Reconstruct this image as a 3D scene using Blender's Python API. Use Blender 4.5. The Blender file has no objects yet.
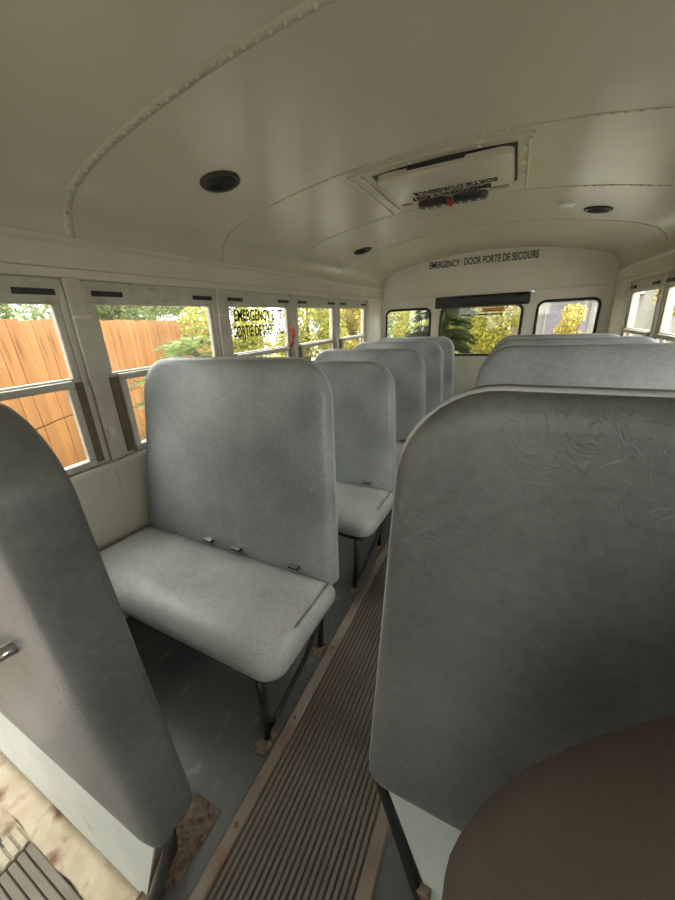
import bpy, bmesh, math, random
from mathutils import Vector, Matrix
random.seed(7)
sc = bpy.context.scene
COL = sc.collection
PI = math.pi

# ------------------------------------------------------------------ camera
cd = bpy.data.cameras.new('camera'); cam = bpy.data.objects.new('camera', cd); COL.objects.link(cam)
cd.sensor_fit = 'VERTICAL'; cd.sensor_height = 36.0; cd.lens = 340.0 / 900.0 * 36.0
cd.clip_start = 0.01; cd.clip_end = 200
Yc = Vector((515 - 337.5, 450 - 311, -340)).normalized()
Zc = Vector((1, .047, 0)).cross(Yc).normalized()
Xc = Yc.cross(Zc)
Rm = Matrix((Xc, Yc, Zc)).to_4x4()           # rows: world axes seen in camera space
cam.matrix_world = Matrix.Translation((.305, 0, 1.22)) @ Rm
sc.camera = cam

# ------------------------------------------------------------------ light
w = bpy.data.worlds.new('overcast_sky'); sc.world = w; w.use_nodes = True
bg = w.node_tree.nodes['Background']
bg.inputs[0].default_value = (1.0, .98, .94, 1); bg.inputs[1].default_value = 2.6
vs = sc.view_settings; vs.view_transform = 'Standard'; vs.look = 'None'; vs.gamma = 1.0
vs.exposure = 1.55; vs.use_curve_mapping = False

# ------------------------------------------------------------------ materials
def nt(name):
    m = bpy.data.materials.new(name); m.use_nodes = True
    t = m.node_tree; b = t.nodes['Principled BSDF']
    return m, t, b
def N(t, kind, **kw):
    n = t.nodes.new(kind)
    for k, v in kw.items():
        if k in n.inputs.keys(): n.inputs[k].default_value = v
        else: setattr(n, k, v)
    return n
def ramp(t, fac, stops):
    r = t.nodes.new('ShaderNodeValToRGB'); el = r.color_ramp.elements
    while len(el) < len(stops): el.new(.5)
    for e, (p, c) in zip(el, stops): e.position = p; e.color = (*c, 1)
    t.links.new(fac, r.inputs[0]); return r
def mat(name, c1, c2=None, rough=.5, scale=8, bump=0, bscale=60, metal=0, detail=6, spots=None, sscale=20, spos=(.6, .72), stretch=(1, 1, 1), spec=.5, rand=0):
    m, t, b = nt(name)
    b.inputs['Roughness'].default_value = rough; b.inputs['Metallic'].default_value = metal
    b.inputs['Specular IOR Level'].default_value = spec
    tc = N(t, 'ShaderNodeTexCoord'); mp = N(t, 'ShaderNodeMapping'); mp.inputs['Scale'].default_value = stretch
    t.links.new(tc.outputs['Object'], mp.inputs[0])
    n = N(t, 'ShaderNodeTexNoise', Scale=scale, Detail=detail); t.links.new(mp.outputs[0], n.inputs['Vector'])
    r = ramp(t, n.outputs[0], [(.3, c1), (.7, c2 or c1)])
    col = r.outputs[0]
    if spots:
        n2 = N(t, 'ShaderNodeTexNoise', Scale=sscale, Detail=8); t.links.new(mp.outputs[0], n2.inputs['Vector'])
        r2 = ramp(t, n2.outputs[0], [(spos[0], (0, 0, 0)), (spos[1], (1, 1, 1))])
        mx = N(t, 'ShaderNodeMix', data_type='RGBA'); t.links.new(r2.outputs[0], mx.inputs[0]); t.links.new(col, mx.inputs[6]); mx.inputs[7].default_value = (*spots, 1)
        col = mx.outputs[2]
    if rand:
        oi = N(t, 'ShaderNodeObjectInfo'); mm = N(t, 'ShaderNodeMapRange'); t.links.new(oi.outputs['Random'], mm.inputs[0])
        mm.inputs[3].default_value = 1 - rand; mm.inputs[4].default_value = 1 + rand
        hs = N(t, 'ShaderNodeHueSaturation'); t.links.new(mm.outputs[0], hs.inputs['Value']); t.links.new(col, hs.inputs['Color']); col = hs.outputs[0]
    t.links.new(col, b.inputs['Base Color'])
    if bump:
        n3 = N(t, 'ShaderNodeTexNoise', Scale=bscale, Detail=5); t.links.new(mp.outputs[0], n3.inputs['Vector'])
        bm_ = N(t, 'ShaderNodeBump', Strength=bump, Distance=.004); t.links.new(n3.outputs[0], bm_.inputs['Height']); t.links.new(bm_.outputs[0], b.inputs['Normal'])
    return m
def vinyl(name, c1, c2, rough=.42, wr=.24):
    m, t, b = nt(name); b.inputs['Roughness'].default_value = rough
    tc = N(t, 'ShaderNodeTexCoord')
    n = N(t, 'ShaderNodeTexNoise', Scale=4, Detail=6); t.links.new(tc.outputs['Object'], n.inputs['Vector'])
    ng = N(t, 'ShaderNodeTexNoise', Scale=75, Detail=5); t.links.new(tc.outputs['Object'], ng.inputs['Vector'])
    ad = N(t, 'ShaderNodeMath', operation='MULTIPLY_ADD'); ad.inputs[1].default_value = .42; t.links.new(ng.outputs[0], ad.inputs[0]); t.links.new(n.outputs[0], ad.inputs[2])
    sb = N(t, 'ShaderNodeMath', operation='SUBTRACT'); sb.inputs[1].default_value = .21; t.links.new(ad.outputs[0], sb.inputs[0])
    r = ramp(t, sb.outputs[0], [(.32, tuple(x * .88 for x in c1)), (.68, tuple(x * 1.08 for x in c2))]); t.links.new(r.outputs[0], b.inputs['Base Color'])
    # creases: thin ridges of a strongly warped noise, masked to patches, plus fine pebble grain
    n1 = N(t, 'ShaderNodeTexNoise', Scale=34, Detail=2, Distortion=1.2); t.links.new(tc.outputs['Object'], n1.inputs['Vector'])
    s = N(t, 'ShaderNodeMath', operation='SUBTRACT'); s.inputs[1].default_value = .5; t.links.new(n1.outputs[0], s.inputs[0])
    a = N(t, 'ShaderNodeMath', operation='ABSOLUTE'); t.links.new(s.outputs[0], a.inputs[0])
    mr = N(t, 'ShaderNodeMapRange'); mr.inputs[1].default_value = 0; mr.inputs[2].default_value = .05; t.links.new(a.outputs[0], mr.inputs[0])
    n4 = N(t, 'ShaderNodeTexNoise', Scale=6, Detail=4); t.links.new(tc.outputs['Object'], n4.inputs['Vector'])
    r4 = ramp(t, n4.outputs[0], [(.5, (0, 0, 0)), (.68, (1, 1, 1))])
    sub = N(t, 'ShaderNodeMath', operation='SUBTRACT'); sub.inputs[0].default_value = 1; t.links.new(mr.outputs[0], sub.inputs[1])
    mu = N(t, 'ShaderNodeMath', operation='MULTIPLY'); t.links.new(sub.outputs[0], mu.inputs[0]); t.links.new(r4.outputs[0], mu.inputs[1])
    n5 = N(t, 'ShaderNodeTexNoise', Scale=170, Detail=3); t.links.new(tc.outputs['Object'], n5.inputs['Vector'])
    ma = N(t, 'ShaderNodeMath', operation='MULTIPLY_ADD'); ma.inputs[1].default_value = .35; t.links.new(n5.outputs[0], ma.inputs[0]); t.links.new(mu.outputs[0], ma.inputs[2])
    bp = N(t, 'ShaderNodeBump', Strength=wr, Distance=.004); t.links.new(ma.outputs[0], bp.inputs['Height']); t.links.new(bp.outputs[0], b.inputs['Normal'])
    return m
def glassmat(name, tint=(.93, .95, .93), gloss=.04):
    m = bpy.data.materials.new(name); m.use_nodes = True; t = m.node_tree; t.nodes.clear()
    o = t.nodes.new('ShaderNodeOutputMaterial'); tr = N(t, 'ShaderNodeBsdfTransparent'); tr.inputs[0].default_value = (*tint, 1)
    gl = N(t, 'ShaderNodeBsdfGlossy'); gl.inputs['Roughness'].default_value = .03; gl.inputs[0].default_value = (1, 1, 1, 1)
    mx = N(t, 'ShaderNodeMixShader'); mx.inputs[0].default_value = gloss
    t.links.new(tr.outputs[0], mx.inputs[1]); t.links.new(gl.outputs[0], mx.inputs[2]); t.links.new(mx.outputs[0], o.inputs[0])
    return m
M = {}
M['ceil'] = mat('ceiling_paint', (.47, .44, .345), (.51, .48, .38), rough=.27, scale=3, bump=.05, bscale=120)
M['cream'] = mat('cream_wall_paint', (.54, .51, .42), (.60, .57, .475), rough=.42, scale=5, bump=.05, bscale=90, spots=(.40, .37, .30), sscale=30, spos=(.70, .8))
M['rear'] = mat('rear_wall_paint', (.62, .59, .49), (.68, .65, .55), rough=.45, scale=4, spots=(.40, .38, .32), sscale=9, spos=(.72, .8))
M['alu'] = mat('window_frame_paint', (.42, .39, .325), (.50, .47, .40), rough=.4, scale=20, bump=.05, spots=(.30, .27, .21), sscale=14, spos=(.64, .76))
M['channel'] = mat('brown_felt_channel', (.12, .085, .055), (.17, .12, .08), rough=.8, scale=30)
M['black'] = mat('black_plastic', (.012, .012, .012), (.02, .02, .02), rough=.45)
M['rubber'] = mat('black_rubber', (.015, .015, .015), rough=.6)
M['legblack'] = mat('black_steel_tube', (.012, .012, .013), (.03, .028, .026), rough=.38, scale=30, spots=(.09, .045, .025), sscale=16, spos=(.66, .74))
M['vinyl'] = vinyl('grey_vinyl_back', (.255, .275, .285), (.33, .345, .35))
M['vinylc_lit'] = vinyl('worn_lit_vinyl_cushion', (.40, .405, .395), (.50, .495, .475), rough=.36, wr=.4)  # worn grey, paled further for the window light falling on the cushions
M['vinylb_shade'] = vinyl('shaded_vinyl_barrier', (.105, .108, .103), (.14, .143, .138), rough=.42, wr=.28)  # barrier grey darkened to stand in for shade from the person at the camera
M['piping'] = mat('vinyl_piping', (.36, .375, .38), (.44, .45, .45), rough=.4)
M['kick'] = mat('white_kick_panel', (.44, .47, .44), (.52, .54, .50), rough=.5, scale=8, spots=(.42, .34, .22), sscale=12, spos=(.62, .78))
M['floor'] = mat('dark_rubber_floor', (.062, .064, .064), (.14, .14, .135), rough=.33, scale=3.5, bump=.1, bscale=40, spots=(.24, .21, .17), sscale=22, spos=(.62, .76), stretch=(1, .6, 1))
M['rib'] = mat('worn_ribbed_rubber', (.12, .105, .085), (.21, .185, .155), rough=.6, scale=7, spots=(.09, .07, .05), sscale=5, spos=(.5, .75), stretch=(1, .5, 1))
M['matbase'] = mat('mat_groove', (.06, .05, .04), (.085, .072, .058), rough=.8)
M['srib'] = mat('dusty_step_rubber', (.20, .175, .145), (.30, .265, .22), rough=.7, scale=12, stretch=(.4, 1, 1))
M['nosing'] = mat('pale_step_nosing', (.52, .46, .33), (.66, .60, .45), rough=.7, scale=30, spots=(.20, .16, .10), sscale=50, spos=(.64, .72))
M['caulk'] = mat('sandy_caulk', (.50, .41, .28), (.64, .56, .42), rough=.85, scale=16, bump=.6, bscale=50, spots=(.20, .10, .06), sscale=11, spos=(.52, .66))
M['rust'] = mat('rusty_steel', (.12, .075, .052), (.27, .20, .15), rough=.85, scale=55, bump=.6, bscale=90, spots=(.07, .042, .03), sscale=70, spos=(.5, .7))
M['trim'] = mat('worn_trim_metal', (.13, .095, .07), (.38, .32, .26), rough=.5, scale=9, bump=.2, spots=(.20, .09, .05), sscale=14, spos=(.55, .68), stretch=(1, .4, 1))
M['chrome'] = mat('bright_metal', (.6, .6, .6), (.75, .75, .75), rough=.2, metal=1)
M['rivet'] = mat('rivet_paint', (.47, .44, .345), rough=.4)
M['brown'] = mat('brown_seat_fabric', (.034, .025, .015), (.055, .041, .026), rough=.9, scale=5, bump=.35, bscale=320)
M['red'] = mat('red_plastic', (.45, .02, .02), (.55, .04, .03), rough=.4)
M['ink'] = mat('black_lettering', (.01, .01, .01), rough=.6)
M['tan'] = mat('tan_sticker', (.22, .19, .11), (.26, .22, .13), rough=.6)
M['orange'] = mat('orange_sticker', (.62, .20, .05), (.7, .28, .07), rough=.6)
M['white'] = mat('white_plastic', (.75, .74, .70), rough=.4)
M['glass'] = glassmat('window_glass')
M['tint'] = glassmat('smoked_glass', (.75, .74, .62), .02)
M['cedar'] = mat('cedar_boards', (.31, .125, .038), (.46, .22, .075), rough=.75, scale=6, stretch=(3, 3, .35), bump=.2, spots=(.20, .075, .025), sscale=8, spos=(.60, .72), rand=.16)
M['pale'] = mat('weathered_pale_boards', (.15, .143, .13), (.21, .20, .18), rough=.8, scale=6, stretch=(3, 3, .3), rand=.1)
M['lilac'] = mat('lilac_door_paint', (.12, .10, .13), (.15, .13, .155), rough=.6)
M['roofgrey'] = mat('grey_shingles', (.20, .22, .24), (.28, .30, .32), rough=.8, scale=15)
M['ground'] = mat('bounce_gravel', (.40, .38, .33), (.52, .50, .44), rough=.95, scale=6, bump=.5, bscale=40)  # paled so the ground bounces daylight up onto the ceiling
M['bark'] = mat('bark', (.07, .05, .035), (.13, .10, .07), rough=.9, scale=20, stretch=(1, 1, .2), bump=.5)
def leafmat(name, a, b_):
    m, t, b = nt(name); b.inputs['Roughness'].default_value = .6
    g = N(t, 'ShaderNodeNewGeometry'); r = ramp(t, g.outputs['Random Per Island'], [(0, a), (.55, tuple((x + y) / 2 for x, y in zip(a, b_))), (1, b_)])
    t.links.new(r.outputs[0], b.inputs['Base Color'])
    tl = N(t, 'ShaderNodeBsdfTranslucent'); t.links.new(r.outputs[0], tl.inputs[0])
    mx = N(t, 'ShaderNodeMixShader'); mx.inputs[0].default_value = .35
    t.links.new(b.outputs[0], mx.inputs[1]); t.links.new(tl.outputs[0], mx.inputs[2]); t.links.new(mx.outputs[0], t.nodes['Material Output'].inputs[0])
    return m
M['fir'] = leafmat('fir_needles', (.15, .20, .07), (.34, .40, .16))
M['dfir'] = leafmat('dark_fir_needles', (.012, .025, .01), (.05, .075, .025))
M['green'] = leafmat('green_leaves', (.13, .19, .07), (.34, .40, .17))
M['yellow'] = leafmat('yellow_leaves', (.24, .22, .05), (.62, .48, .09))
M['mixed'] = leafmat('yellow_green_leaves', (.17, .23, .06), (.65, .56, .13))

# ------------------------------------------------------------------ mesh helpers
class MB:
    def __init__(s): s.v = []; s.f = []
    def add(s, vs_, fs):
        o = len(s.v); s.v += [tuple(p) for p in vs_]; s.f += [tuple(i + o for i in f) for f in fs]; return s
    def box(s, x0, x1, y0, y1, z0, z1):
        return s.add([(x0, y0, z0), (x1, y0, z0), (x1, y1, z0), (x0, y1, z0), (x0, y0, z1), (x1, y0, z1), (x1, y1, z1), (x0, y1, z1)],
                     [(0, 3, 2, 1), (4, 5, 6, 7), (0, 1, 5, 4), (1, 2, 6, 5), (2, 3, 7, 6), (3, 0, 4, 7)])
    def tube(s, pts, r, n=10, closed=False):
        pts = [Vector(p) for p in pts]; k = len(pts); rings = []
        up = Vector((.013, .027, 1))
        for i, p in enumerate(pts):
            a = pts[(i - 1) % k] if (closed or i > 0) else p; b = pts[(i + 1) % k] if (closed or i < k - 1) else p
            d = (b - a).normalized(); u = d.cross(up)
            if u.length < .15: u = d.cross(Vector((1, .03, 0)))
            u.normalize(); v = d.cross(u)
            rr = r[i] if isinstance(r, (list, tuple)) else r
            rings.append([p + u * (rr * math.cos(2 * PI * j / n)) + v * (rr * math.sin(2 * PI * j / n)) for j in range(n)])
        vs_ = [q for g in rings for q in g]; fs = []
        for i in range(k if closed else k - 1):
            i2 = (i + 1) % k
            for j in range(n):
                j2 = (j + 1) % n; fs.append((i * n + j, i * n + j2, i2 * n + j2, i2 * n + j))
        if not closed: fs.append(tuple(range(n))); fs.append(tuple((k - 1) * n + j for j in reversed(range(n))))
        return s.add(vs_, fs)
    def ring(s, axis, a0, a1, b0, b1, t, d0, d1):
        """rectangular frame in the plane normal to `axis`"""
        for (p0, p1, q0, q1) in ((a0, a1, b0, b0 + t), (a0, a1, b1 - t, b1), (a0, a0 + t, b0 + t, b1 - t), (a1 - t, a1, b0 + t, b1 - t)):
            if axis == 'x': s.box(d0, d1, p0, p1, q0, q1)
            elif axis == 'y': s.box(p0, p1, d0, d1, q0, q1)
            else: s.box(p0, p1, q0, q1, d0, d1)
        return s
    def build(s, name, m, parent=None, smooth=False, bevel=0, mtx=None):
        me = bpy.data.meshes.new(name); me.from_pydata(s.v, [], s.f); me.update()
        bm = bmesh.new(); bm.from_mesh(me); bmesh.ops.recalc_face_normals(bm, faces=bm.faces); bm.to_mesh(me); bm.free()
        me.materials.append(M[m] if isinstance(m, str) else m)
        if smooth:
            me.polygons.foreach_set('use_smooth', [True] * len(me.polygons))
        o = bpy.data.objects.new(name, me); COL.objects.link(o)
        if parent: o.parent = parent
        if bevel:
            b = o.modifiers.new('bevel', 'BEVEL'); b.width = bevel; b.segments = 2; b.limit_method = 'ANGLE'
        if mtx is not None: o.matrix_local = mtx
        return o
def empty(name, loc=(0, 0, 0), rot=(0, 0, 0), parent=None):
    o = bpy.data.objects.new(name, None); o.empty_display_size = .1; COL.objects.link(o)
    o.location = loc; o.rotation_euler = rot
    if parent: o.parent = parent
    return o
def tag(o, label, cat=None, group=None, kind=None):
    if label: o['label'] = label
    if cat: o['category'] = cat
    if group: o['group'] = group
    if kind: o['kind'] = kind
    return o
def copy_tree(o, parent=None):
    c = o.copy(); COL.objects.link(c)
    if parent: c.parent = parent
    for ch in list(o.children): copy_tree(ch, c)
    return c
def rrect(hw, hh, r, n=8, taper=0):
    """rounded rectangle outline, r=(bl,br,tr,tl); taper narrows the top"""
    out = []
    for (cx, cy, a0, rr) in ((-hw, -hh, PI, r[0]), (hw, -hh, 1.5 * PI, r[1]), (hw, hh, 0, r[2]), (-hw, hh, .5 * PI, r[3])):
        ox = cx + (rr if cx < 0 else -rr); oy = cy + (rr if cy < 0 else -rr)
        for k in range(n + 1):
            a = a0 + .5 * PI * k / n; out.append((ox + rr * math.cos(a), oy + rr * math.sin(a)))
    # subdivide long runs a little
    pts = []
    for i, p in enumerate(out):
        q = out[(i + 1) % len(out)]; pts.append(p)
        d = math.hypot(q[0] - p[0], q[1] - p[1]); k = int(d / .08)
        for j in range(1, k): pts.append((p[0] + (q[0] - p[0]) * j / k, p[1] + (q[1] - p[1]) * j / k))
    if taper: pts = [(x * (1 - taper * (y + hh) / (2 * hh)), y) for x, y in pts]
    return pts
def pad_mesh(outline, rings, fn):
    """rings: list of (inset, depth); fn(u,v,d)->xyz; closed cushion-like solid"""
    xs = [p[0] for p in outline]; ys = [p[1] for p in outline]
    cx, cy = (min(xs) + max(xs)) / 2, (min(ys) + max(ys)) / 2; hx, hy = (max(xs) - min(xs)) / 2, (max(ys) - min(ys)) / 2
    mb = MB(); n = len(outline); vs_ = []; fs = []
    for (i, d) in rings:
        i = min(i, .97 * min(hx, hy))
        for (u, v) in outline: vs_.append(fn(cx + (u - cx) * (1 - i / hx), cy + (v - cy) * (1 - i / hy), d))
    for k in range(len(rings) - 1):
        for j in range(n):
            j2 = (j + 1) % n; fs.append((k * n + j, k * n + j2, (k + 1) * n + j2, (k + 1) * n + j))
    fs.append(tuple(reversed(range(n)))); fs.append(tuple((len(rings) - 1) * n + j for j in range(n)))
    return mb.add(vs_, fs)
def text_obj(name, txt, m, parent, width, height, mtx, bold=.02, depth=.001):
    cu = bpy.data.curves.new(name, 'FONT'); cu.body = txt; cu.align_x = 'CENTER'; cu.align_y = 'CENTER'; cu.offset = bold; cu.resolution_u = 3
    o = bpy.data.objects.new(name, cu); COL.objects.link(o)
    dg = bpy.context.evaluated_depsgraph_get(); dg.update()
    me = bpy.data.meshes.new_from_object(o.evaluated_get(dg)); bpy.data.objects.remove(o)
    xs = [v.co.x for v in me.vertices]; ys = [v.co.y for v in me.vertices]
    cx, cy = (min(xs) + max(xs)) / 2, (min(ys) + max(ys)) / 2
    for v in me.vertices: v.co = ((v.co.x - cx) * width / (max(xs) - min(xs)), (v.co.y - cy) * height / (max(ys) - min(ys)), 0)
    bm = bmesh.new(); bm.from_mesh(me); ret = bmesh.ops.extrude_face_region(bm, geom=bm.faces[:])
    for e in ret['geom']:
        if isinstance(e, bmesh.types.BMVert): e.co.z += depth
    bmesh.ops.recalc_face_normals(bm, faces=bm.faces); bm.to_mesh(me); bm.free()
    me.materials.clear(); me.materials.append(M[m]); me.name = name
    o = bpy.data.objects.new(name, me); COL.objects.link(o)
    if parent: o.parent = parent
    o.matrix_local = mtx
    return o
def frame_mtx(right, up, loc):
    r = Vector(right).normalized(); u = Vector(up).normalized(); n = r.cross(u)
    m = Matrix((r, u, n)).transposed().to_4x4(); m.translation = Vector(loc); return m

# ------------------------------------------------------------------ bus shell
YF, YR = -2.3, 4.05           # front and rear faces
WX0, WX1 = 1.105, 1.075       # wall inner plane at sill / at ceiling edge
ZS, ZH, ZC = .72, 1.388, 1.515
POSTS = [.07, .77, 1.47, 2.17, 2.87, 3.60]
SEAMS = [.10, .81, 1.53, 2.235, 2.935]
TILT = math.atan2(WX0 - WX1, ZH - ZS)
PROF = [(1.075, 1.515), (1.068, 1.555), (1.05, 1.60), (1.01, 1.637), (.955, 1.662), (.87, 1.689), (.76, 1.712), (.66, 1.729), (.56, 1.745), (.43, 1.762), (.30, 1.774), (.15, 1.782), (0, 1.785)]
PROF = [(-x, z) for x, z in PROF] + [(x, z) for x, z in reversed(PROF[:-1])]
def prof_z(x):
    for (a, za), (b, zb) in zip(PROF, PROF[1:]):
        if a <= x <= b: return za + (zb - za) * (x - a) / (b - a)
    return 1.515

# floor with a stepwell at the entrance
f = MB()
f.box(-1.13, 1.13, .07, YR + .04, -.05, 0); f.box(-.70, 1.13, YF, .07, -.05, 0); f.box(-1.13, -.70, YF, -.86, -.05, 0)
fl = f.build('floor', 'floor'); tag(fl, 'dark grey rubber bus floor under the seats', 'floor', kind='structure')
s = MB(); s.box(-1.13, -.70, -.86, .07, -.29, -.24); s.box(-.72, -.70, -.86, .07, -.24, -.05); s.box(-1.13, -1.10, -.86, .07, -.55, -.29); s.box(-1.45, -1.10, -.86, .07, -.60, -.55)
st = s.build('step_treads', 'floor', fl); 

# ribbed aisle mat
am = MB().box(-.165, .135, -1.2, 4.03, 0, .004).build('aisle_mat', 'matbase')
tag(am, 'long worn brown ribbed rubber mat down the aisle', 'floor mat')
ribm = None
for i in range(20):
    x = -.157 + i * .0150
    if ribm is None:
        ribm = MB().add([(-.0052, -1.2, 0), (.0052, -1.2, 0), (.0036, -1.2, .0045), (-.0036, -1.2, .0045), (-.0052, 4.03, 0), (.0052, 4.03, 0), (.0036, 4.03, .0045), (-.0036, 4.03, .0045)],
                        [(0, 1, 2, 3), (7, 6, 5, 4), (3, 2, 6, 7), (0, 3, 7, 4), (1, 5, 6, 2), (0, 4, 5, 1)]).build('rib', 'rib', am); o = ribm
    else: o = ribm.copy(); COL.objects.link(o)
    o.location = (x, 0, .0038)
def trim(n, x, lab):
    mb = MB().add([(-.02, 0, 0), (.02, 0, 0), (.015, 0, .007), (-.015, 0, .007), (-.02, 5.2, 0), (.02, 5.2, 0), (.015, 5.2, .007), (-.015, 5.2, .007)],
                  [(0, 1, 2, 3), (7, 6, 5, 4), (3, 2, 6, 7), (0, 3, 7, 4), (1, 5, 6, 2), (0, 4, 5, 1)])
    o = mb.build('trim_%d' % n, 'trim', bevel=.002); o.location = (x, -1.17, 0); tag(o, lab, 'trim', kind='structure')
    sm = None
    for k in range(16):
        y = .9 + k * .28
        if sm is None:
            sm = pad_mesh([(.006 * math.cos(a * PI / 5), .006 * math.sin(a * PI / 5)) for a in range(10)], [(0, 0), (0, .002), (.003, .004)], lambda u, v, d: (u, v, d)).build('screw', 'rust', o); c = sm
        else: c = sm.copy(); COL.objects.link(c); c.parent = o
        c.location = (0, y, .007)
trim(1, -.187, 'rusty metal strip along the window-seat side of the aisle mat, near the large grey seat')
trim(2, .155, 'rusty metal strip along the aisle mat on the right side')

# step mat, nosing and caulk in front of the left barrier
sm = MB().box(-.645, -.30, -.42, .045, 0, .004).build('step_mat', 'matbase'); tag(sm, 'dusty ribbed rubber mat at the top of the entrance steps', 'floor mat')
rb = None
for i in range(26):
    y = .036 - i * .018
    if rb is None: rb = MB().box(-.645, -.30, -.0074, .0074, 0, .004).build('rib', 'srib', sm, bevel=.002); o = rb
    else: o = rb.copy(); COL.objects.link(o)
    o.location = (0, y, .0038)
ns = MB().box(-.70, -.652, -.5, .045, 0, .006).build('step_nosing', 'nosing'); tag(ns, 'pale worn ribbed nosing strip on the edge of the entrance step', 'step edge')
rb = None
for i in range(28):
    y = .034 - i * .0185
    if rb is None: rb = MB().box(-.715, -.652, -.0065, .0065, 0, .006).build('rib', 'nosing', ns, bevel=.002); o = rb
    else: o = rb.copy(); COL.objects.link(o)
    o.location = (0, y, .0058)
# sandy filler bead below the white kick panel
c = MB(); K = 40; vs_ = []; fs = []
for i in range(K + 1):
    x = -1.10 + i * (.82 / K); wv = .004 * math.sin(i * .45) + .003 * math.sin(i * 1.1)
    for (y, z) in ((.106, .024), (.088, .019 + wv * .4), (.068 + wv * .5, .012), (.047 + wv * .6, .0075), (.042 + wv * .6, 0), (.106, 0)): vs_.append((x, y, z))
for i in range(K):
    for j in range(6):
        j2 = (j + 1) % 6; fs.append((i * 6 + j, i * 6 + j2, (i + 1) * 6 + j2, (i + 1) * 6 + j))
fs += [tuple(range(6)), tuple(K * 6 + j for j in reversed(range(6)))]
ck = c.add(vs_, fs).build('filler_bead', 'caulk', fl, smooth=True); ck['label'] = 'sandy rust-stained filler below the white kick panel'
c = MB().box(-.98, -.665, .012, .046, 0, .005).build('filler_patch', 'caulk', fl)

# side walls: lower panel, header band, posts
def wall(side):
    nm = 'wall_left' if side < 0 else 'wall_right'
    root = empty(nm); tag(root, 'cream painted metal side wall with windows, ' + ('left side' if side < 0 else 'right side'), 'wall', kind='structure')
    def X(a, b): return (side * a, side * b) if side > 0 else (side * b, side * a)
    y0 = .07 if side < 0 else YF
    yend = YR + .03
    mb = MB(); x = X(1.11, 1.16); mb.box(*x, y0, yend, -.05, ZS - .012)
    if side < 0: mb.box(*x, YF, -.86, -.05, ZS)
    mb.build('lower_panel', 'cream', root)
    # joint covers between the lower panels
    for p in POSTS[1:]:
        x = X(1.106, 1.111); MB().box(*x, p - .02, p + .02, .02, ZS - .02).build('joint_cover', 'cream', root, bevel=.001)
    x = X(1.085, 1.16); MB().box(*x, y0, yend, ZS - .022, ZS).build('sill_rail', 'cream', root, bevel=.004)
    # header band, two folds
    prof = [(1.079, ZH), (1.067, ZH + .004), (1.067, ZH + .030), (1.078, ZH + .036), (1.075, ZC - .022), (1.066, ZC - .014), (1.066, ZC), (1.12, ZC + .004), (1.15, ZH)]
    vs_ = [(side * a, YF, b) for a, b in prof] + [(side * a, yend, b) for a, b in prof]; n = len(prof)
    fs = [(i, (i + 1) % n, n + (i + 1) % n, n + i) for i in range(n)] + [tuple(range(n)), tuple(reversed(range(n, 2 * n)))]
    MB().add(vs_, fs).build('header_band', 'cream', root)
    for p in POSTS + ([-.02] if side < 0 else [-.62]):
        zb = ZS if p > 0 else -.05
        hx = WX0 - side * 0
        mb = MB(); wd = .027
        vs_ = []
        for (z, a) in ((ZS, WX0 - .006), (ZH + .004, WX1 - .006)):
            vs_ += [(side * a, p - wd, z), (side * a, p + wd, z), (side * (a + .075), p + wd, z), (side * (a + .075), p - wd, z)]
        mb.add(vs_, [(0, 1, 2, 3), (4, 5, 6, 7), (0, 1, 5, 4), (1, 2, 6, 5), (2, 3, 7, 6), (3, 0, 4, 7)])
        pb = mb.build('post', 'alu', root, bevel=.004)
        if p > .5:
            br = MB().box(-.004, .004, -.014, .014, -.022, .022).build('bracket', 'cream', pb, bevel=.002); br.location = (side * (WX0 - .012), p, ZS + .12)
            b2 = MB().box(-.004, .004, -.03, .03, -.006, .006).build('bracket', 'cream', pb, bevel=.002); b2.location = (side * (WX1 - .004), p, ZH - .12)
    # rear corner filler
    mb = MB(); vs_ = []
    for (z, a) in ((ZS, WX0 - .004), (ZH + .004, WX1 - .004)):
        vs_ += [(side * a, 3.62, z), (side * a, yend, z), (side * (a + .06), yend, z), (side * (a + .06), 3.62, z)]
    mb.add(vs_, [(0, 1, 2, 3), (4, 5, 6, 7), (0, 1, 5, 4), (1, 2, 6, 5), (2, 3, 7, 6), (3, 0, 4, 7)]).build('corner_panel', 'cream', root)
    if side > 0:
        mb = MB(); mb.box(1.09, 1.15, YF, -.62, ZS, ZH + .01).build('front_panel', 'cream', root)
    else:
        mb = MB(); mb.box(-1.15, -1.09, YF, -.86, ZS, ZH + .01); mb.box(-1.15, -1.10, -.02, .12, -.55, ZS); mb.build('front_panel', 'cream', root)
    return root
wl = wall(-1); wr = wall(1)

# window unit: local x inward, y along the wall, z up from the sill
def window(name, wd, label):
    root = empty(name); h = wd / 2; H = ZH - ZS
    MB().ring('x', -h, h, 0, H, .022, -.05, -.006).build('frame', 'alu', root, bevel=.003)
    MB().box(-.045, -.004, -h + .022, h - .022, .600, H - .018).build('top_rail', 'alu', root, bevel=.003)
    for s_ in (-1, 1):
        y = s_ * (h - .09)
        MB().box(-.006, .003, y - .058, y + .058, .617, .636).build('latch', 'black', root, bevel=.002)
        y = s_ * (h - .0385)
        MB().box(-.04, -.002, y - .0165, y + .0165, .012, .325).build('channel', 'channel', root, bevel=.003)
    u = MB().ring('x', -h + .022, h - .022, .318, .612, .024, -.036, -.012).build('upper_sash', 'alu', root, bevel=.004)
    MB().box(-.026, -.022, -h + .044, h - .044, .34, .59).build('pane', 'glass', u)
    l = MB().ring('x', -h + .056, h - .056, .006, .336, .026, -.012, .008).build('lower_sash', 'alu', root, bevel=.004)
    MB().box(-.004, 0, -h + .08, h - .08, .03, .312).build('pane', 'glass', l)
    tag(root, label, 'window', kind='structure')
    return root
nw = 0; windows = {}
bays = list(zip(POSTS, POSTS[1:]))
proto = None
ordw = ['nearest', 'second', 'third', 'fourth', 'fifth']
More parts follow.
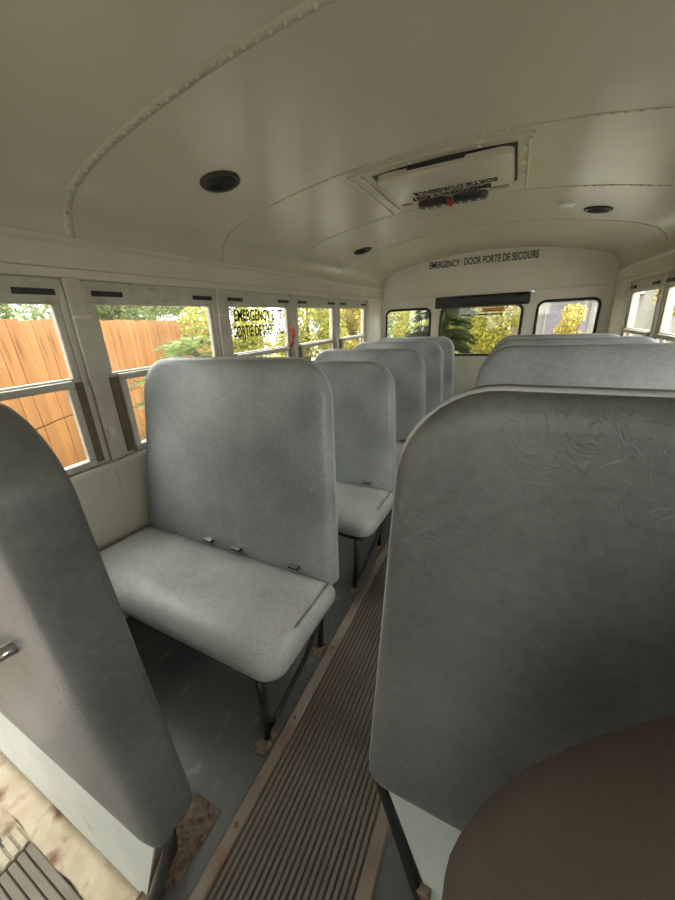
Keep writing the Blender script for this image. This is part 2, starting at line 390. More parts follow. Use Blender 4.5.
for side in (-1, 1):
    bb = bays if side < 0 else bays + [(-.62, .10)]
    for i, (a, b) in enumerate(bb):
        nw += 1; name = 'window_%d' % nw
        if side < 0: lab = 'split sash bus window, %s along the left side wall' % ordw[i]
        else: lab = 'split sash bus window, %s along the right side wall' % (ordw[i] if i < 5 else 'foremost')
        wd = b - a - .054
        if proto is None: proto = window(name, wd, lab); o = proto
        else: o = copy_tree(proto); o.name = name; o['label'] = lab
        o.scale.y = wd / .646
        o.location = (side * WX0, (a + b) / 2, ZS); o.rotation_euler = (0, TILT, 0 if side < 0 else PI)
        windows[(side, i)] = o
# emergency lettering and red pull on the third window
w3 = windows[(-1, 2)]
ps = [c for c in w3.children if c.name.startswith('upper_sash')][0]
text_obj('lettering', 'EMERGENCY EXIT', 'ink', ps, .47, .066, frame_mtx((0, 1, 0), (0, 0, 1), (-.0215, .0, .545)), .022)
text_obj('lettering', 'SORTIE DE SECOURS', 'ink', ps, .49, .066, frame_mtx((0, 1, 0), (0, 0, 1), (-.0215, -.005, .458)), .022)
rl = MB().tube([(0, 0, .30), (.012, 0, .33), (.02, .004, .38), (.012, .004, .42), (0, 0, .44)], [.008, .011, .012, .010, .008], 8).build('release_lever', 'red', w3, smooth=True); rl.location = (.004, .292, .03)
rl['label'] = 'red release lever'

# ceiling panels
ce = empty('ceiling'); tag(ce, 'curved beige metal bus ceiling with riveted seams', 'ceiling', kind='structure')
edges = [YF] + SEAMS + [YR + .03]
for a, b in zip(edges, edges[1:]):
    n = len(PROF); T = .02
    vs_ = [(x, y, z) for y in (a, b) for x, z in PROF] + [(x * 1.02, y, z + T) for y in (a, b) for x, z in PROF]; fs = []
    for i in range(n - 1): fs += [(i, i + 1, n + i + 1, n + i), (2 * n + i, 3 * n + i, 3 * n + i + 1, 2 * n + i + 1), (i, 2 * n + i, 2 * n + i + 1, i + 1), (n + i, n + i + 1, 3 * n + i + 1, 3 * n + i)]
    fs += [(0, n, 3 * n, 2 * n), (n - 1, 3 * n - 1, 4 * n - 1, 2 * n - 1)]
    o = MB().add(vs_, fs).build('ceiling_panel', 'ceil', ce)
    me = o.data; me.polygons.foreach_set('use_smooth', [True] * len(me.polygons))
    md = o.modifiers.new('edge', 'EDGE_SPLIT'); md.split_angle = math.radians(40)
def smooth_prof(k=160):
    # arc-length resampling
    L = [0]
    for (a, za), (b, zb) in zip(PROF, PROF[1:]): L.append(L[-1] + math.hypot(b - a, zb - za))
    out = []
    for i in range(k + 1):
        d = L[-1] * i / k; j = max(q for q in range(len(L)) if L[q] <= d + 1e-9); j = min(j, len(PROF) - 2)
        t = (d - L[j]) / (L[j + 1] - L[j]); out.append((PROF[j][0] + (PROF[j + 1][0] - PROF[j][0]) * t, PROF[j][1] + (PROF[j + 1][1] - PROF[j][1]) * t))
    return out
for si, y in enumerate(SEAMS):
    wide = .015 if si in (0, 1) else .006; dp = .0022 if si in (0, 1) else .0016
    n = len(PROF)
    vs_ = []
    for (yy, d) in ((y - wide, 0), (y - wide * .96, dp), (y + wide * .96, dp), (y + wide, 0)):
        vs_ += [(x * (1 - d * .9), yy, z - d) for x, z in PROF]
    fs = []
    for r_ in range(3):
        for i in range(n - 1): fs.append((r_ * n + i, r_ * n + i + 1, (r_ + 1) * n + i + 1, (r_ + 1) * n + i))
    ss = MB().add(vs_, fs).build('seam_strip', 'ceil', ce, smooth=True)
    rv = MB(); pts = smooth_prof(66)
    rr = .0068 if si < 2 else .005
    for i in range(1, len(pts) - 1):
        x, z = pts[i]; x2, z2 = pts[i + 1]; x0, z0 = pts[i - 1]
        tx, tz = x2 - x0, z2 - z0; l = math.hypot(tx, tz); nx, nz = tz / l, -tx / l
        c0 = Vector((x + nx * dp, y, z + nz * dp)); T_ = Vector((tx / l, 0, tz / l)); Nn = Vector((nx, 0, nz)); B = Vector((0, 1, 0))
        vs2 = []
        for (r_, d) in ((rr, 0), (rr * .85, rr * .5), (rr * .4, rr * .8)):
            for k in range(7): a = 2 * PI * k / 7; vs2.append(c0 + T_ * (r_ * math.cos(a)) + B * (r_ * math.sin(a)) + Nn * d)
        fs2 = [(r_ * 7 + k, r_ * 7 + (k + 1) % 7, (r_ + 1) * 7 + (k + 1) % 7, (r_ + 1) * 7 + k) for r_ in range(2) for k in range(7)] + [tuple(range(14, 21))]
        rv.add(vs2, fs2)
    o = rv.build('rivets', 'rivet', ss, smooth=True); o['kind'] = 'stuff'

# rear wall with two windows and the emergency door
def plate_hole(x0, x1, z0, z1, hx0, hx1, hz0, hz1, r, y0, y1):
    cx, cz = (hx0 + hx1) / 2, (hz0 + hz1) / 2
    inn = rrect((hx1 - hx0) / 2, (hz1 - hz0) / 2, (r,) * 4, 6); out = []
    for (u, v) in inn:
        # project outwards onto the outer rectangle
        px = (x0 - cx) if u < 0 else (x1 - cx); pz = (z0 - cz) if v < 0 else (z1 - cz)
        hu, hv = (hx1 - hx0) / 2, (hz1 - hz0) / 2
        su, sv = abs(u) / hu, abs(v) / hv
        if su > sv: out.append((px, v / hv * abs(pz) if su > .999 else pz * min(1, sv / su)))
        else: out.append((px * min(1, su / max(sv, 1e-6)), pz))
    # snap corners
    mb = MB(); n = len(inn); vs_ = []
    for y in (y0, y1): vs_ += [(cx + u, y, cz + v) for u, v in inn] + [(cx + u, y, cz + v) for u, v in out]
    fs = []
    for j in range(n):
        k = (j + 1) % n
        fs += [(j, k, n + k, n + j), (2 * n + j, 3 * n + j, 3 * n + k, 2 * n + k), (j, 2 * n + j, 2 * n + k, k)]
    return mb.add(vs_, fs)
rw = empty('wall_rear', (0, YR, 0)); tag(rw, 'cream painted rear wall of the bus with windows and door', 'wall', kind='structure')
ZB, ZT = .60, 1.40
def cell(x0, x1, hx0, hx1, hz0, hz1, r=.06):
    plate_hole(x0, x1, ZB, ZT, hx0, hx1, hz0, hz1, r, 0, .045).build('window_surround', 'rear', rw)
RW = [(-1.02, -.525, .92, 1.285), (.50, .99, .92, 1.295)]
cell(-1.14, -.47, *RW[0]); cell(.45, 1.14, *RW[1])
MB().box(-1.14, -.47, 0, .045, -.05, ZB).box(.45, 1.14, 0, .045, -.05, ZB).build('lower_panel', 'rear', rw)
# upper panel following the roof
top = [(x, z + .01) for x, z in PROF]
n = len(top); vs_ = [(x, y, z) for y in (0, .045) for x, z in top] + [(x, y, ZT) for y in (0, .045) for x, z in top]; fs = []
for i in range(n - 1): fs += [(i, i + 1, 2 * n + i + 1, 2 * n + i), (n + i, 3 * n + i, 3 * n + i + 1, n + i + 1), (i, n + i, n + i + 1, i + 1)]
MB().add(vs_, fs).build('upper_panel', 'rear', rw)
MB().box(-1.10, 1.10, -.012, 0, ZT - .008, ZT + .008).build('cross_bead', 'rear', rw, bevel=.005)
text_obj('lettering', 'EMERGENCY', 'ink', rw, .30, .062, frame_mtx((1, 0, 0), (0, 0, 1), (-.405, -.002, 1.70)), .015)
text_obj('lettering', 'DOOR PORTE DE SECOURS', 'ink', rw, .655, .066, frame_mtx((1, 0, 0), (0, 0, 1), (.115, -.002, 1.705)), .015)
def gasket_pane(parent, h, glass, y=.02, r=.06):
    x0, x1, z0, z1 = h
    g = [((x0 + x1) / 2 + u, y - .022, (z0 + z1) / 2 + v) for u, v in rrect((x1 - x0) / 2, (z1 - z0) / 2, (r,) * 4, 6)]
    MB().tube(g, .013, 8, True).build('gasket', 'rubber', parent, smooth=True)
    ol = [((x0 + x1) / 2 + u, (z0 + z1) / 2 + v) for u, v in rrect((x1 - x0) / 2, (z1 - z0) / 2, (r,) * 4, 6)]
    return pad_mesh(ol, [(0, 0), (0, .004)], lambda u, v, d: (u, y + d, v)).build('pane', glass, parent)
for i, h in enumerate(RW):
    o = empty('window_%d' % (20 + i), (0, YR, 0)); tag(o, 'small rear window with black rubber seal, ' + ('left side of the emergency door' if i == 0 else 'right side of the emergency door'), 'window', kind='structure')
    gasket_pane(o, h, 'glass')
# emergency door
DH = (-.41, .37, .80, 1.285)
dr = empty('door_1', (0, YR, 0)); tag(dr, 'white rear emergency door with a dark tinted window', 'door', kind='structure')
plate_hole(-.472, .452, ZB, ZT - .008, *DH, .07, .004, .04).build('door_leaf', 'rear', dr)
MB().box(-.472, .452, .004, .04, .0, ZB).build('lower_leaf', 'rear', dr)
gasket_pane(dr, DH, 'tint', r=.07)
pd = pad_mesh(rrect(.445, .055, (.012,) * 4, 3), [(.02, 0), (.006, .006), (0, .02), (0, .06)], lambda u, v, d: (-.025 + u, -.06 + d, 1.333 + v)).build('header_pad', 'black', dr, smooth=True)
pd['label'] = 'black padded bar above the door window'
MB().box(.0, .21, .012, .018, 1.225, 1.262).build('sticker', 'orange', dr)
MB().box(-.20, .20, .012, .018, 1.195, 1.207).build('sticker', 'ink', dr)

# unseen front end behind the camera, windscreen sized for interior light: cowl, pillars, panes
fw = empty('wall_front', (0, YF, 0)); tag(fw, 'cream painted front wall below the windscreen', 'wall', kind='structure')
MB().box(-1.14, 1.14, -.05, 0, -.05, .80).build('cowl', 'cream', fw)
MB().box(-1.14, 1.14, -.05, 0, 1.42, 1.80).build('upper_panel', 'cream', fw)
for x in (-1.11, 0, 1.11): MB().box(x - .035, x + .035, -.05, 0, .80, 1.42).build('post', 'cream', fw)
for i, (a, b) in enumerate(((-1.075, -.035), (.035, 1.075))):
    o = MB().box(a, b, -.03, -.024, .80, 1.42).build('window_%d' % (30 + i), 'glass'); o.location = (0, YF, 0)
    tag(o, 'clear windscreen pane behind the photographer, ' + ('left side' if i == 0 else 'right side'), 'window', kind='structure')
d2 = empty('door_2', (-1.14, -.84, -.5)); tag(d2, 'folded-open entrance door with tall glass panes', 'door', kind='structure')
MB().ring('y', -.42, 0, 0, 1.85, .05, -.02, .02).build('door_frame', 'black', d2); MB().box(-.37, -.05, -.003, .003, .05, 1.80).build('pane', 'glass', d2)

# roof hatch
hz = 1.766
ht = empty('roof_hatch', (-.03, 1.88, hz)); tag(ht, 'cream roof escape hatch with upside-down lettering and black handle', 'hatch')
def cz(x, off): return prof_z(x - .03) - off - hz
mb = MB()
for (x0, x1, y0, y1) in ((-.36, .325, -.30, -.255), (-.36, .325, .17, .315), (-.36, -.268, -.255, .17), (.275, .325, -.255, .17)):
    k = max(1, round((x1 - x0) / .08)); xs = [x0 + (x1 - x0) * q / k for q in range(k + 1)]
    vs_ = []
    for x in xs: vs_ += [(x, y0, cz(x, .007)), (x, y1, cz(x, .007)), (x, y1, cz(x, -.006)), (x, y0, cz(x, -.006))]
    fs = [(4 * q + e, 4 * q + (e + 1) % 4, 4 * q + 4 + (e + 1) % 4, 4 * q + 4 + e) for q in range(k) for e in range(4)] + [(0, 1, 2, 3), (4 * k + 3, 4 * k + 2, 4 * k + 1, 4 * k)]
    mb.add(vs_, fs)
fr = mb.build('frame', 'ceil', ht)
for x in (-.345, -.30, .314):
    MB().box(x - .004, x + .004, -.28, .30, cz(x, .014), cz(x, .006)).build('frame_lip', 'cream', fr, bevel=.002)
for (x, y) in [(-.30, -.2), (-.30, -.05), (-.30, .1), (.298, -.2), (.298, -.05), (.298, .1), (-.15, .26), (0, .26), (.15, .26), (-.1, -.278), (.15, -.278)]:
    pad_mesh([(.007 * math.cos(a * PI / 4), .007 * math.sin(a * PI / 4)) for a in range(8)], [(0, 0), (.001, -.003), (.004, -.005)], lambda u, v, d: (x + u, y + v, cz(x, .007) + d)).build('rivet', 'white', fr, smooth=True)
MB().box(-.266, .272, -.254, .155, .003, .014).build('gasket', 'rubber', ht)
ld = pad_mesh(rrect(.262, .20, (.05,) * 4, 6), [(0, .01), (0, -.018), (.008, -.026), (.03, -.028)], lambda u, v, d: (.002 + u, -.05 + v, d)).build('lid', 'ceil', ht, smooth=True)
md = ld.modifiers.new('es', 'EDGE_SPLIT'); md.split_angle = math.radians(35)
MB().box(-.12, .10, -.2575, -.2505, -.006, .008).build('gap_bar', 'rubber', ld, bevel=.004)  # black strip painting in the dark gap along the lid's front edge
hm = lambda x, y: frame_mtx((-1, 0, 0), (0, 1, 0), (x, y, -.0285))
text_obj('lettering', 'EMERGENCY EXIT', 'ink', ld, .35, .052, hm(.0, .042), .034)
text_obj('lettering', "SORTIE D'URGENCE", 'ink', ld, .35, .052, hm(.03, -.024), .034)
MB().box(.165, .245, .075, .105, -.031, -.026).build('sticker', 'tan', ld); MB().box(-.235, -.185, .09, .112, -.031, -.026).build('sticker', 'tan', ld)
for sgn in (-1, 1):
    hb = pad_mesh(rrect(.078, .046, (.02, .02, .044, .044), 5), [(.012, -.050), (.003, -.044), (0, -.033), (0, -.02)], lambda u, v, d: (sgn * .082 + u, .122 - v, d)).build('handle', 'black', ld, smooth=True)
    for k in range(3): MB().box(-.006, .006, -.004, .004, -.003, .003).build('screw', 'white', hb).location = (sgn * .08 + (k - 1) * .04, .125, -.051)
MB().tube([(-.012, .08, -.04), (-.004, .115, -.058), (.004, .155, -.04)], [.007, .009, .007], 8).build('lever', 'red', ld, smooth=True)

# ceiling speakers
def speaker(x, y, r, lab):
    z = prof_z(x); s_ = (prof_z(x + .02) - prof_z(x - .02)) / .04
    o = empty('ceiling_speaker', (x, y, z), (0, -math.atan(s_), 0)); tag(o, lab, 'speaker', 'round black ceiling speakers')
    circ = [(r * math.cos(2 * PI * k / 28), r * math.sin(2 * PI * k / 28)) for k in range(28)]
    pad_mesh(circ, [(0, .004), (0, -.005), (.006, -.009), (.014, -.008), (.018, -.004)], lambda u, v, d: (u, v, d)).build('rim', 'black', o, smooth=True)
    g = MB()
    for k in range(1, 6): g.tube([(r * .14 * k * math.cos(2 * PI * j / 24), r * .14 * k * math.sin(2 * PI * j / 24), -.0065) for j in range(24)], .0025, 5, True)
    g.build('grille', 'rubber', o)
    return o
speaker(-.735, 1.20, .074, 'large black round speaker in the ceiling above the big grey seat')
speaker(-.80, 2.78, .070, 'far black round speaker on the ceiling left of the roof hatch')
speaker(.655, 2.67, .070, 'black round speaker on the ceiling right of the roof hatch')
pl = pad_mesh(rrect(.04, .032, (.008,) * 4, 3), [(0, .004), (0, -.006), (.006, -.010)], lambda u, v, d: (u, v, d)).build('ceiling_plate', 'white', smooth=True)
pl.location = (.49, 2.555, prof_z(.49)); pl.rotation_euler = (0, .10, 0); tag(pl, 'small pale square plate on the ceiling beside the right speaker', 'plate')

# ------------------------------------------------------------------ seats
RB = [(.24, -.006), (.14, -.004), (.06, .0), (.025, .004), (.011, .009), (.003, .017), (0, .026), (0, .066), (.004, .078), (.014, .086), (.04, .091), (.10, .092)]
def lean(z, k): return k * (z - .4)
def foot_plate(root, x, y, name='foot_plate', sx=.024, sy=.036):
    p = MB().box(x - sx, x + sx, y - sy, y + sy, 0, .006).build(name, 'rust', root, bevel=.002)
    for (a, b) in ((-.4, -.62), (.4, .62)):
        pad_mesh([(.008 * math.cos(q * PI / 3), .008 * math.sin(q * PI / 3)) for q in range(6)], [(0, .004), (0, .013), (.002, .015)], lambda u, v, d: (x + a * sx * 1.4 + u, y + b * sy + v, d)).build('bolt', 'rust', p)
def make_seat(side, top=1.105, k=.17):
    """side -1: window at -x. Local origin: floor below the bottom front of the backrest, x=0 in the bus centre."""
    root = empty('bench_seat')
    cx = side * .614; z0 = .34; hh = (top - z0) / 2
    ol = rrect(.467, hh, (.03, .03, .13, .13), 10, taper=.115)
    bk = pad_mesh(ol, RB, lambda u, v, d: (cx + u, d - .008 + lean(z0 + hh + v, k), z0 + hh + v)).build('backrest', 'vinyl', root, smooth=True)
    MB().tube([(cx + u * 1.0, .062 + lean(z0 + hh + v, k), z0 + hh + v) for u, v in ol], .0045, 6, True).build('piping', 'piping', bk, smooth=True)
    # cushion: outline in x/y, thickness in z
    oc = rrect(.478, .185, (.06, .06, .02, .02), 8)
    RC = [(.16, .118), (.11, .120), (.075, .117), (.045, .108), (.022, .094), (.008, .078), (0, .058), (0, .035), (.004, .018), (.014, .006), (.03, 0), (.1, -.002)]
    cf = lambda u, v, d: (cx + u, -.165 + v, .288 + d + .06 * (.2 - v))
    cu = pad_mesh(oc, RC, cf).build('cushion', 'vinylc_lit', root, smooth=True)
    MB().tube([cf(-side * .466, .17 - q * .036, .098) for q in range(7)], .0035, 6).build('piping', 'piping', cu, smooth=True)
    for x in (.285, .545, .69):
        b = MB().box(-.021, .021, -.012, .012, -.005, .005).build('belt_loop', 'rubber', root, bevel=.002); b.location = (side * x, -.010, .418)
        MB().box(-.019, .019, -.0125, .004, .004, .0065).build('belt_edge', 'chrome', b)
    # steel frame
    lx = side * .236
    MB().tube([(side * .20, -.32, .292), (side * .20, .06, .300)], .011, 8).tube([(side * 1.06, -.32, .292), (side * 1.06, .06, .30)], .011, 8).tube([(side * .20, -.31, .292), (side * 1.06, -.31, .292)], .011, 8).tube([(side * .20, .05, .29), (side * 1.06, .05, .29)], .011, 8).build('seat_frame', 'legblack', root, smooth=True)
    for y in (-.312, .04):
        MB().tube([(side * .215, y - .01, .285), (side * .225, y, .16), (lx, y, .004)], .0125, 8).build('leg', 'legblack', root, smooth=True)
        foot_plate(root, lx, y - .012)
    for y in (-.30, .03): MB().tube([(side * 1.06, y, .285), (side * 1.10, y, .26)], .012, 8).build('wall_bracket', 'legblack', root, smooth=True)
    MB().tube([(side * .20, .055, .36), (side * .185, .045, .33), (side * .178, .0, .27), (side * .20, -.12, .14), (side * .222, -.24, .06), (lx, -.30, .022)], .0085, 8).build('brace', 'legblack', root, smooth=True)
    return root
sl = make_seat(-1); sl2 = make_seat(-1, 1.012)
GL = 'grey bench seats along the left side'; GR = 'grey bench seats along the right side'
rows = [(.80, 'large grey vinyl bench seat nearest the camera, full cushion in view, under the second window'),
        (1.50, 'shorter grey bench seat directly behind the large foreground bench'),
        (2.20, 'grey bench seat third from the front on the left side'),
        (2.90, 'grey bench seat fourth from the front on the left side'),
        (3.50, 'hindmost grey bench seat in front of the small rear window, left side')]
for i, (y, lab) in enumerate(rows):
    if i == 0: o = sl
    elif i == 1: o = sl2
    else: o = copy_tree(sl2)
    o.location = (0, y, 0); tag(o, lab, 'bench seat', GL)
sr = make_seat(1, 1.085)
for i, (y, lab) in enumerate([(1.50, 'grey bench seat just behind the tall shaded padded barrier, right side'), (2.20, 'middle grey bench seat on the right side, mostly hidden'), (2.90, 'hindmost grey bench seat on the right side, only its top showing')]):
    o = sr if i == 0 else make_seat(1, (1.085, 1.065, 1.045)[i]); o.location = (0, y, 0); tag(o, lab, 'bench seat', GR)

# padded crash barriers
RR = [(.24, .0), (.08, .0), (.034, .0), (.028, .0002), (.018, .0018), (.009, .005), (.002, .012), (0, .022), (0, .066), (.004, .078), (.014, .086), (.04, .091), (.10, .092)]
RL = [(.24, -.003), (.12, -.002), (.05, .001), (.022, .004), (.009, .009), (.002, .016), (0, .024), (0, .078), (.004, .088), (.014, .095), (.04, .099), (.10, .100)]
def barrier(side, y, lab, handle):
    root = empty('padded_barrier', (0, y, 0)); tag(root, lab, 'barrier')
    cx = side * .612; z0 = .32; top = 1.141; hh = (top - z0) / 2
    ol = rrect(.47 if side > 0 else .462, hh, (.035, .035, .12, .12), 10, taper=.12 if side > 0 else .085)
    pd = pad_mesh(ol, RL if side < 0 else RR, lambda u, v, d: (cx + u, d - (.006 if side < 0 else .018), z0 + hh + v)).build('pad', 'vinylb_shade', root, smooth=True)
    if side > 0: MB().tube([(cx + u, .012, z0 + hh + v) for u, v in ol], .0045, 6, True).build('piping', 'piping', pd, smooth=True)
    # kick panel, slanted at the aisle edge
    a = lambda x: side * x
    y0, y1 = .006, .012
    pts = [(a(.168), .345), (a(.290), .002), (a(1.09), .002), (a(1.09), .345)]
    n = 4; vs_ = [(x, y0 - (.35 - z) * .06, z) for x, z in pts] + [(x, y1 - (.35 - z) * .06, z) for x, z in pts]
    kp = MB().add(vs_, [(0, 1, 2, 3), (7, 6, 5, 4), (0, 4, 5, 1), (1, 5, 6, 2), (2, 6, 7, 3), (3, 7, 4, 0)]).build('kick_panel', 'kick', root)
    for k in range(9 if side > 0 else 0):
        x = a(.19 + k * .03 if k < 2 else .22 + (k - 1) * .11)
        pad_mesh([(.006 * math.cos(q * PI / 4), .006 * math.sin(q * PI / 4)) for q in range(8)], [(0, .002), (0, -.002), (.003, -.004)], lambda u, v, d: (x + u, .001 + d, .312 + v)).build('screw', 'chrome', kp)
    MB().tube([(a(.165), .035, .36), (a(.158), .02, .30), (a(.268), -.022, .012)], .0135, 8).build('leg', 'legblack', root, smooth=True)
    MB().tube([(a(1.05), .035, .36), (a(1.05), .03, .01)], .0125, 8).build('leg', 'legblack', root, smooth=True)
    # flat steel bracket foot running back along the floor
    MB().add([(a(.262), -.03, .006), (a(.292), -.03, .006), (a(.292), .13, .006), (a(.262), .13, .006), (a(.262), -.03, .05), (a(.292), -.03, .05), (a(.292), .05, .045), (a(.262), .05, .045)],
             [(0, 1, 2, 3), (4, 5, 6, 7), (0, 1, 5, 4), (1, 2, 6, 5), (2, 3, 7, 6), (3, 0, 4, 7)]).build('foot_bracket', 'rust', root, bevel=.003)
    foot_plate(root, a(.29), .10, sx=.045, sy=.075)
    if handle:
        hd = MB().tube([(a(.300), -.002, .79), (a(.305), -.025, .79), (a(.325), -.04, .775), (a(.42), -.05, .735), (a(.50), -.048, .67), (a(.56), -.02, .63)], .011, 10).build('grab_handle', 'chrome', root, smooth=True)
        hd['label'] = 'chrome grab handle'
        pad_mesh(rrect(.028, .035, (.01,) * 4, 3), [(0, .01), (0, -.003), (.004, -.006)], lambda u, v, d: (a(.302) + u, .0 + d, .79 + v)).build('handle_plate', 'chrome', hd)
    return root
barrier(-1, .120, 'grey padded barrier at the left edge by the entrance steps, with chrome handle', True)
barrier(1, .395, 'tall grey padded barrier with shade in its colour, behind the brown driver seat', False)

# driver seat
ds = empty('driver_seat', (.60, .2, 0)); tag(ds, 'rounded brown fabric driver seat back in the lower right corner', 'driver seat')
ol = [(math.copysign(.29 * abs(math.cos(a)) ** 1.5, math.cos(a)), .495 * math.sin(a)) for a in [PI * k / 32 for k in range(33)]]
ol = [(u, .60 + v) for u, v in ol] + [(-.285, .50), (-.27, .44), (-.22, .41), (-.1, .40), (0, .40), (.1, .40), (.22, .41), (.27, .44), (.285, .50)]
pad_mesh(ol, [(.22, .0), (.12, -.003), (.06, .004), (.03, .014), (.01, .028), (0, .045), (0, .07), (.01, .088), (.03, .1), (.1, .108)], lambda u, v, d: (u, d - .05, v)).build('backrest', 'brown', ds, smooth=True)
pad_mesh(rrect(.26, .22, (.08,) * 4, 8), [(.1, .50), (.04, .495), (.012, .48), (0, .45), (0, .40), (.02, .38), (.1, .375)], lambda u, v, d: (u, -.2 + v, d)).build('cushion', 'brown', ds, smooth=True)
pad_mesh(rrect(.14, .16, (.04,) * 4, 4), [(.0, 0), (0, .02), (.04, .05), (.04, .34), (0, .385)], lambda u, v, d: (u, -.18 + v, d)).build('pedestal', 'legblack', ds)

# ------------------------------------------------------------------ outdoors
ZG = -.9
g = MB().box(-40, 40, -30, 50, ZG - .1, ZG).build('ground', 'ground'); tag(g, 'gravel yard around the bus, paled to bounce light', 'ground', kind='structure')

def fence(name, A, B, ztop, m, lab, split, bw=.14, pole=None):
    A = Vector((*A, 0)); B = Vector((*B, 0)); d = (B - A); L = d.length; a = math.atan2(d.y, d.x)
    root = empty(name, (A.x, A.y, ZG), (0, 0, a)); tag(root, lab, 'fence')
    H = ztop - ZG; n = int(L / bw); pm = {}
    tiers = [(0.04, split - ZG - .006), (split - ZG + .006, H)] if split else [(.04, H)]
    for i in range(n):
        for t_, (z0, z1) in enumerate(tiers):
            key = (t_, i % 3)
            if key not in pm: o = pm[key] = MB().box(.003, bw - .003, -.01 - .004 * (i % 3), .01 - .004 * (i % 3), z0, z1 + (.006 * (i % 3) if t_ == len(tiers) - 1 else 0)).build('board', m, root)
            else: o = pm[key].copy(); COL.objects.link(o)
            o.location = (i * bw, 0, 0)
    s_ = -1
    for z in (.35, H - .3): MB().box(0, n * bw, .012, .05, z - .045, z + .045).build('rail', m, root)
    if split: MB().box(0, n * bw, .012, .03, split - ZG - .04, split - ZG + .04).build('rail', m, root)
    for i in range(0, n, 16): MB().box(i * bw - .05, i * bw + .05, .05, .15, 0, H + .02).build('post', m, root)
    return root
fence('cedar_fence', (-2.05, -.6), (-7.6, 8.4), 1.325, 'cedar', 'orange cedar board fence outside the left side windows', .46)
po = MB().box(-.09, .09, -.09, .09, 0, 3.6).build('wooden_pole', 'cedar', bevel=.01); po.location = (-4.75, 2.9, ZG); tag(po, 'pale wooden pole rising behind the cedar fence', 'pole')
fence('pale_fence', (3.6, 13.5), (7.5, 3.0), 1.62, 'pale', 'pale weathered board fence outside the right side windows', None, .15)

def leaf_cloud(name, m, root, blobs, n, size, seed):
    rnd = random.Random(seed); vs_ = []; fs = []
    tot = sum(b[3] ** 2 for b in blobs)
    for (bx, by, bz, br) in blobs:
        for _ in range(int(n * br * br / tot)):
            d = Vector((rnd.gauss(0, 1), rnd.gauss(0, 1), rnd.gauss(0, 1))).normalized(); rr = br * rnd.uniform(.55, 1.0) ** .6
            c = Vector((bx, by, bz)) + d * rr; s_ = size * rnd.uniform(.6, 1.3)
            u = Vector((rnd.gauss(0, 1), rnd.gauss(0, 1), rnd.gauss(0, 1))).normalized(); v = u.cross(d)
            if v.length < .05: continue
            v.normalize(); o = len(vs_)
            vs_ += [c - u * s_, c + v * s_ * .55, c + u * s_, c - v * s_ * .55]; fs.append((o, o + 1, o + 2, o + 3))
    o = MB().add(vs_, fs).build(name, m, root); o['kind'] = 'stuff'; return o
def tree(name, x, y, h, r, m, lab, n=4500, size=.07, seed=1, low=.25, cat='tree'):
    rnd = random.Random(seed); root = empty(name, (x, y, ZG)); tag(root, lab, cat, 'leafy trees and bushes around the bus')
    MB().tube([(0, 0, 0), (rnd.uniform(-.1, .1), rnd.uniform(-.1, .1), h * .4), (rnd.uniform(-.2, .2), rnd.uniform(-.2, .2), h * .85)], [.04 * h * .6 + .02, .03 * h * .6 + .015, .02], 7).build('trunk', 'bark', root, smooth=True)
    bl = []
    for k in range(16):
        z = h * rnd.uniform(low, .92); q = r * math.sqrt(max(.15, 1 - ((z / h - .55) / .5) ** 2)) * .7; a = rnd.uniform(0, 2 * PI); d = q * math.sqrt(rnd.random())
        bl.append((d * math.cos(a), d * math.sin(a), z, r * rnd.uniform(.3, .5)))
    leaf_cloud('foliage', m, root, bl, n, size, seed); return root
def conifer(name, x, y, h, r, m, lab, seed=3, z0=.15, nb=70, needles=60):
    rnd = random.Random(seed); root = empty(name, (x, y, ZG)); tag(root, lab, 'tree', 'evergreen trees around the bus')
    MB().tube([(0, 0, 0), (0, 0, h)], [.03 + h * .014, .01], 7).build('trunk', 'bark', root, smooth=True)
    br = MB(); vs_ = []; fs = []
    for k in range(nb):
        t = rnd.uniform(z0, 1) ** .8; z = h * t; L = r * (1.03 - (t if needles > 40 else t ** 4 * .75)) * rnd.uniform(.75, 1.1) + .08; a = k * 2.4 + rnd.uniform(-.3, .3)
        dirv = Vector((math.cos(a), math.sin(a), 0)); pts = []
        for j in range(5):
            q = j / 4; pts.append(Vector((0, 0, z)) + dirv * (L * q) + Vector((0, 0, .12 * L * q - .28 * L * q * q)))
        br.tube(pts, [.010, .008, .006, .005, .003], 4)
        side = Vector((-dirv.y, dirv.x, 0))
        for j in range(needles):
            q = .12 + .88 * j / needles; i0 = min(3, int(q * 4)); b = pts[i0].lerp(pts[i0 + 1], q * 4 - i0)
            for s_ in (-1, 1):
                tw = (dirv * .55 + side * s_ * .9 + Vector((0, 0, rnd.uniform(-.35, .3)))).normalized(); l = L * .36 * (1.1 - q) * rnd.uniform(.7, 1.2) + .05
                up = tw.cross(side * s_ + Vector((0, 0, .4))).normalized() * (.009 if needles < 40 else .006)
                o = len(vs_); vs_ += [b - up, b + up, b + tw * l * .6 + up * .9, b + tw * l, b + tw * l * .6 - up * .9]; fs.append((o, o + 1, o + 2, o + 3, o + 4))
    br.build('branches', 'bark', root); nn = MB().add(vs_, fs).build('needles', m, root); nn['kind'] = 'stuff'; return root

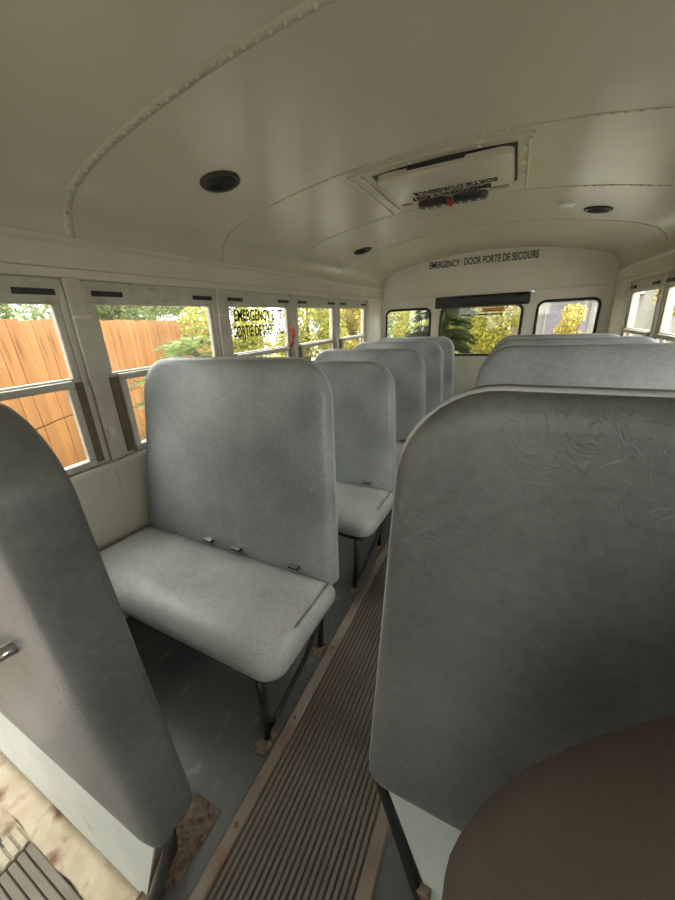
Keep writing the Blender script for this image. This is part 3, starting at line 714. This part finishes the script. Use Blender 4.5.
conifer('young_fir', -2.75, 2.75, 2.02, .95, 'fir', 'small young fir in front of the cedar fence', 3, .15, 60, 30)
conifer('dark_fir', -.86, 6.7, 5.0, .85, 'dfir', 'dark evergreen behind the emergency door window', 5, .05, 260, 70)
rt = [(-3.7, 4.5, 2.6, .85, 'mixed', 'yellow-green bush beside the cedar fence, seen through the lettered exit window'),
      (-3.6, 6.6, 3.2, .88, 'mixed', 'tall yellow-green bush seen through the fourth left side window'),
      (-3.5, 8.9, 3.4, .98, 'yellow', 'bright yellow shrub seen through the hindmost left side window'),
      (-5.3, 11.5, 4.2, 1.4, 'green', 'green tree beyond the yellow shrub at the end of the cedar fence'),
      (-2.15, 10.5, 3.4, .98, 'mixed', 'yellow-green tree filling the small rear window, left side'),
      (.05, 9.6, 3.3, .92, 'mixed', 'yellow-green tree behind the emergency door window, right side half'),
      (-4.95, 5.7, 3.0, .62, 'green', 'green tree in front of the fence behind the bush at the lettered exit window'),
      (-5.0, 16.0, 5.0, 1.9, 'green', 'distant green tree left of the small rear window'),
      (-1.2, 14.2, 4.6, 1.7, 'green', 'large green tree in the distance behind the emergency door'),
      (1.75, 11.5, 2.2, .55, 'yellow', 'low yellow bush behind the rear window, right side'),
      (3.35, 9.2, 2.5, .65, 'yellow', 'yellow bush by the pale fence near the bus corner'),
      (4.9, 8.1, 2.4, .6, 'yellow', 'yellow bush by the pale fence beside the right side window'),
      (7.6, 11.5, 4.2, 1.5, 'green', 'green tree beyond the far end of the pale fence'),
      (9.6, 7.0, 4.0, 1.4, 'green', 'green tree beyond the near end of the pale fence'),
      (-5.9, 1.9, 3.3, 1.0, 'green', 'green tree behind the cedar fence opposite the second window'),
      (-4.6, .3, 3.0, .9, 'green', 'green tree behind the cedar fence opposite the nearest window'),
      (-7.0, 4.4, 3.8, 1.5, 'green', 'broad green tree far behind the cedar fence'),
      (-9.6, 7.6, 5.0, 2.0, 'green', 'largest green tree in the far corner behind the cedar fence')]
for k, (x, y, h, r, m, lab) in enumerate(rt):
    tree('leafy_bush' if h < 3 else 'leafy_tree', x, y, h, r, m, lab, int(21000 * min(1, r * r)), .036 if r < 1.2 else .05, 20 + k, .12 if h < 3.5 else .2, 'bush' if h < 3 else 'tree')
# pale shed behind the rear window on the right side
sh = empty('pale_shed', (3.4, 17.0, ZG)); tag(sh, 'pale shed with a lilac door and grey roof beyond the rear window', 'shed')
MB().box(-3.2, 3.2, 0, 3, 0, 2.5).build('wall', 'pale', sh)
for i in range(21): MB().box(-3.2 + i * .305, -2.91 + i * .305, -.02, 0, 0, 2.5).build('siding_board', 'pale', sh)
dd = MB().box(-1.9, -.5, -.06, -.02, 0, 2.25).build('door', 'lilac', sh); MB().ring('y', -2.0, -.4, 0, 2.35, .09, -.08, -.02).build('door_frame', 'pale', sh)
MB().add([(-3.5, -.4, 2.5), (3.5, -.4, 2.5), (3.5, 3.4, 2.5), (-3.5, 3.4, 2.5), (-3.5, 1.5, 3.6), (3.5, 1.5, 3.6)], [(0, 1, 5, 4), (2, 3, 4, 5), (1, 2, 5), (3, 0, 4), (0, 3, 2, 1)]).build('roof', 'roofgrey', sh)
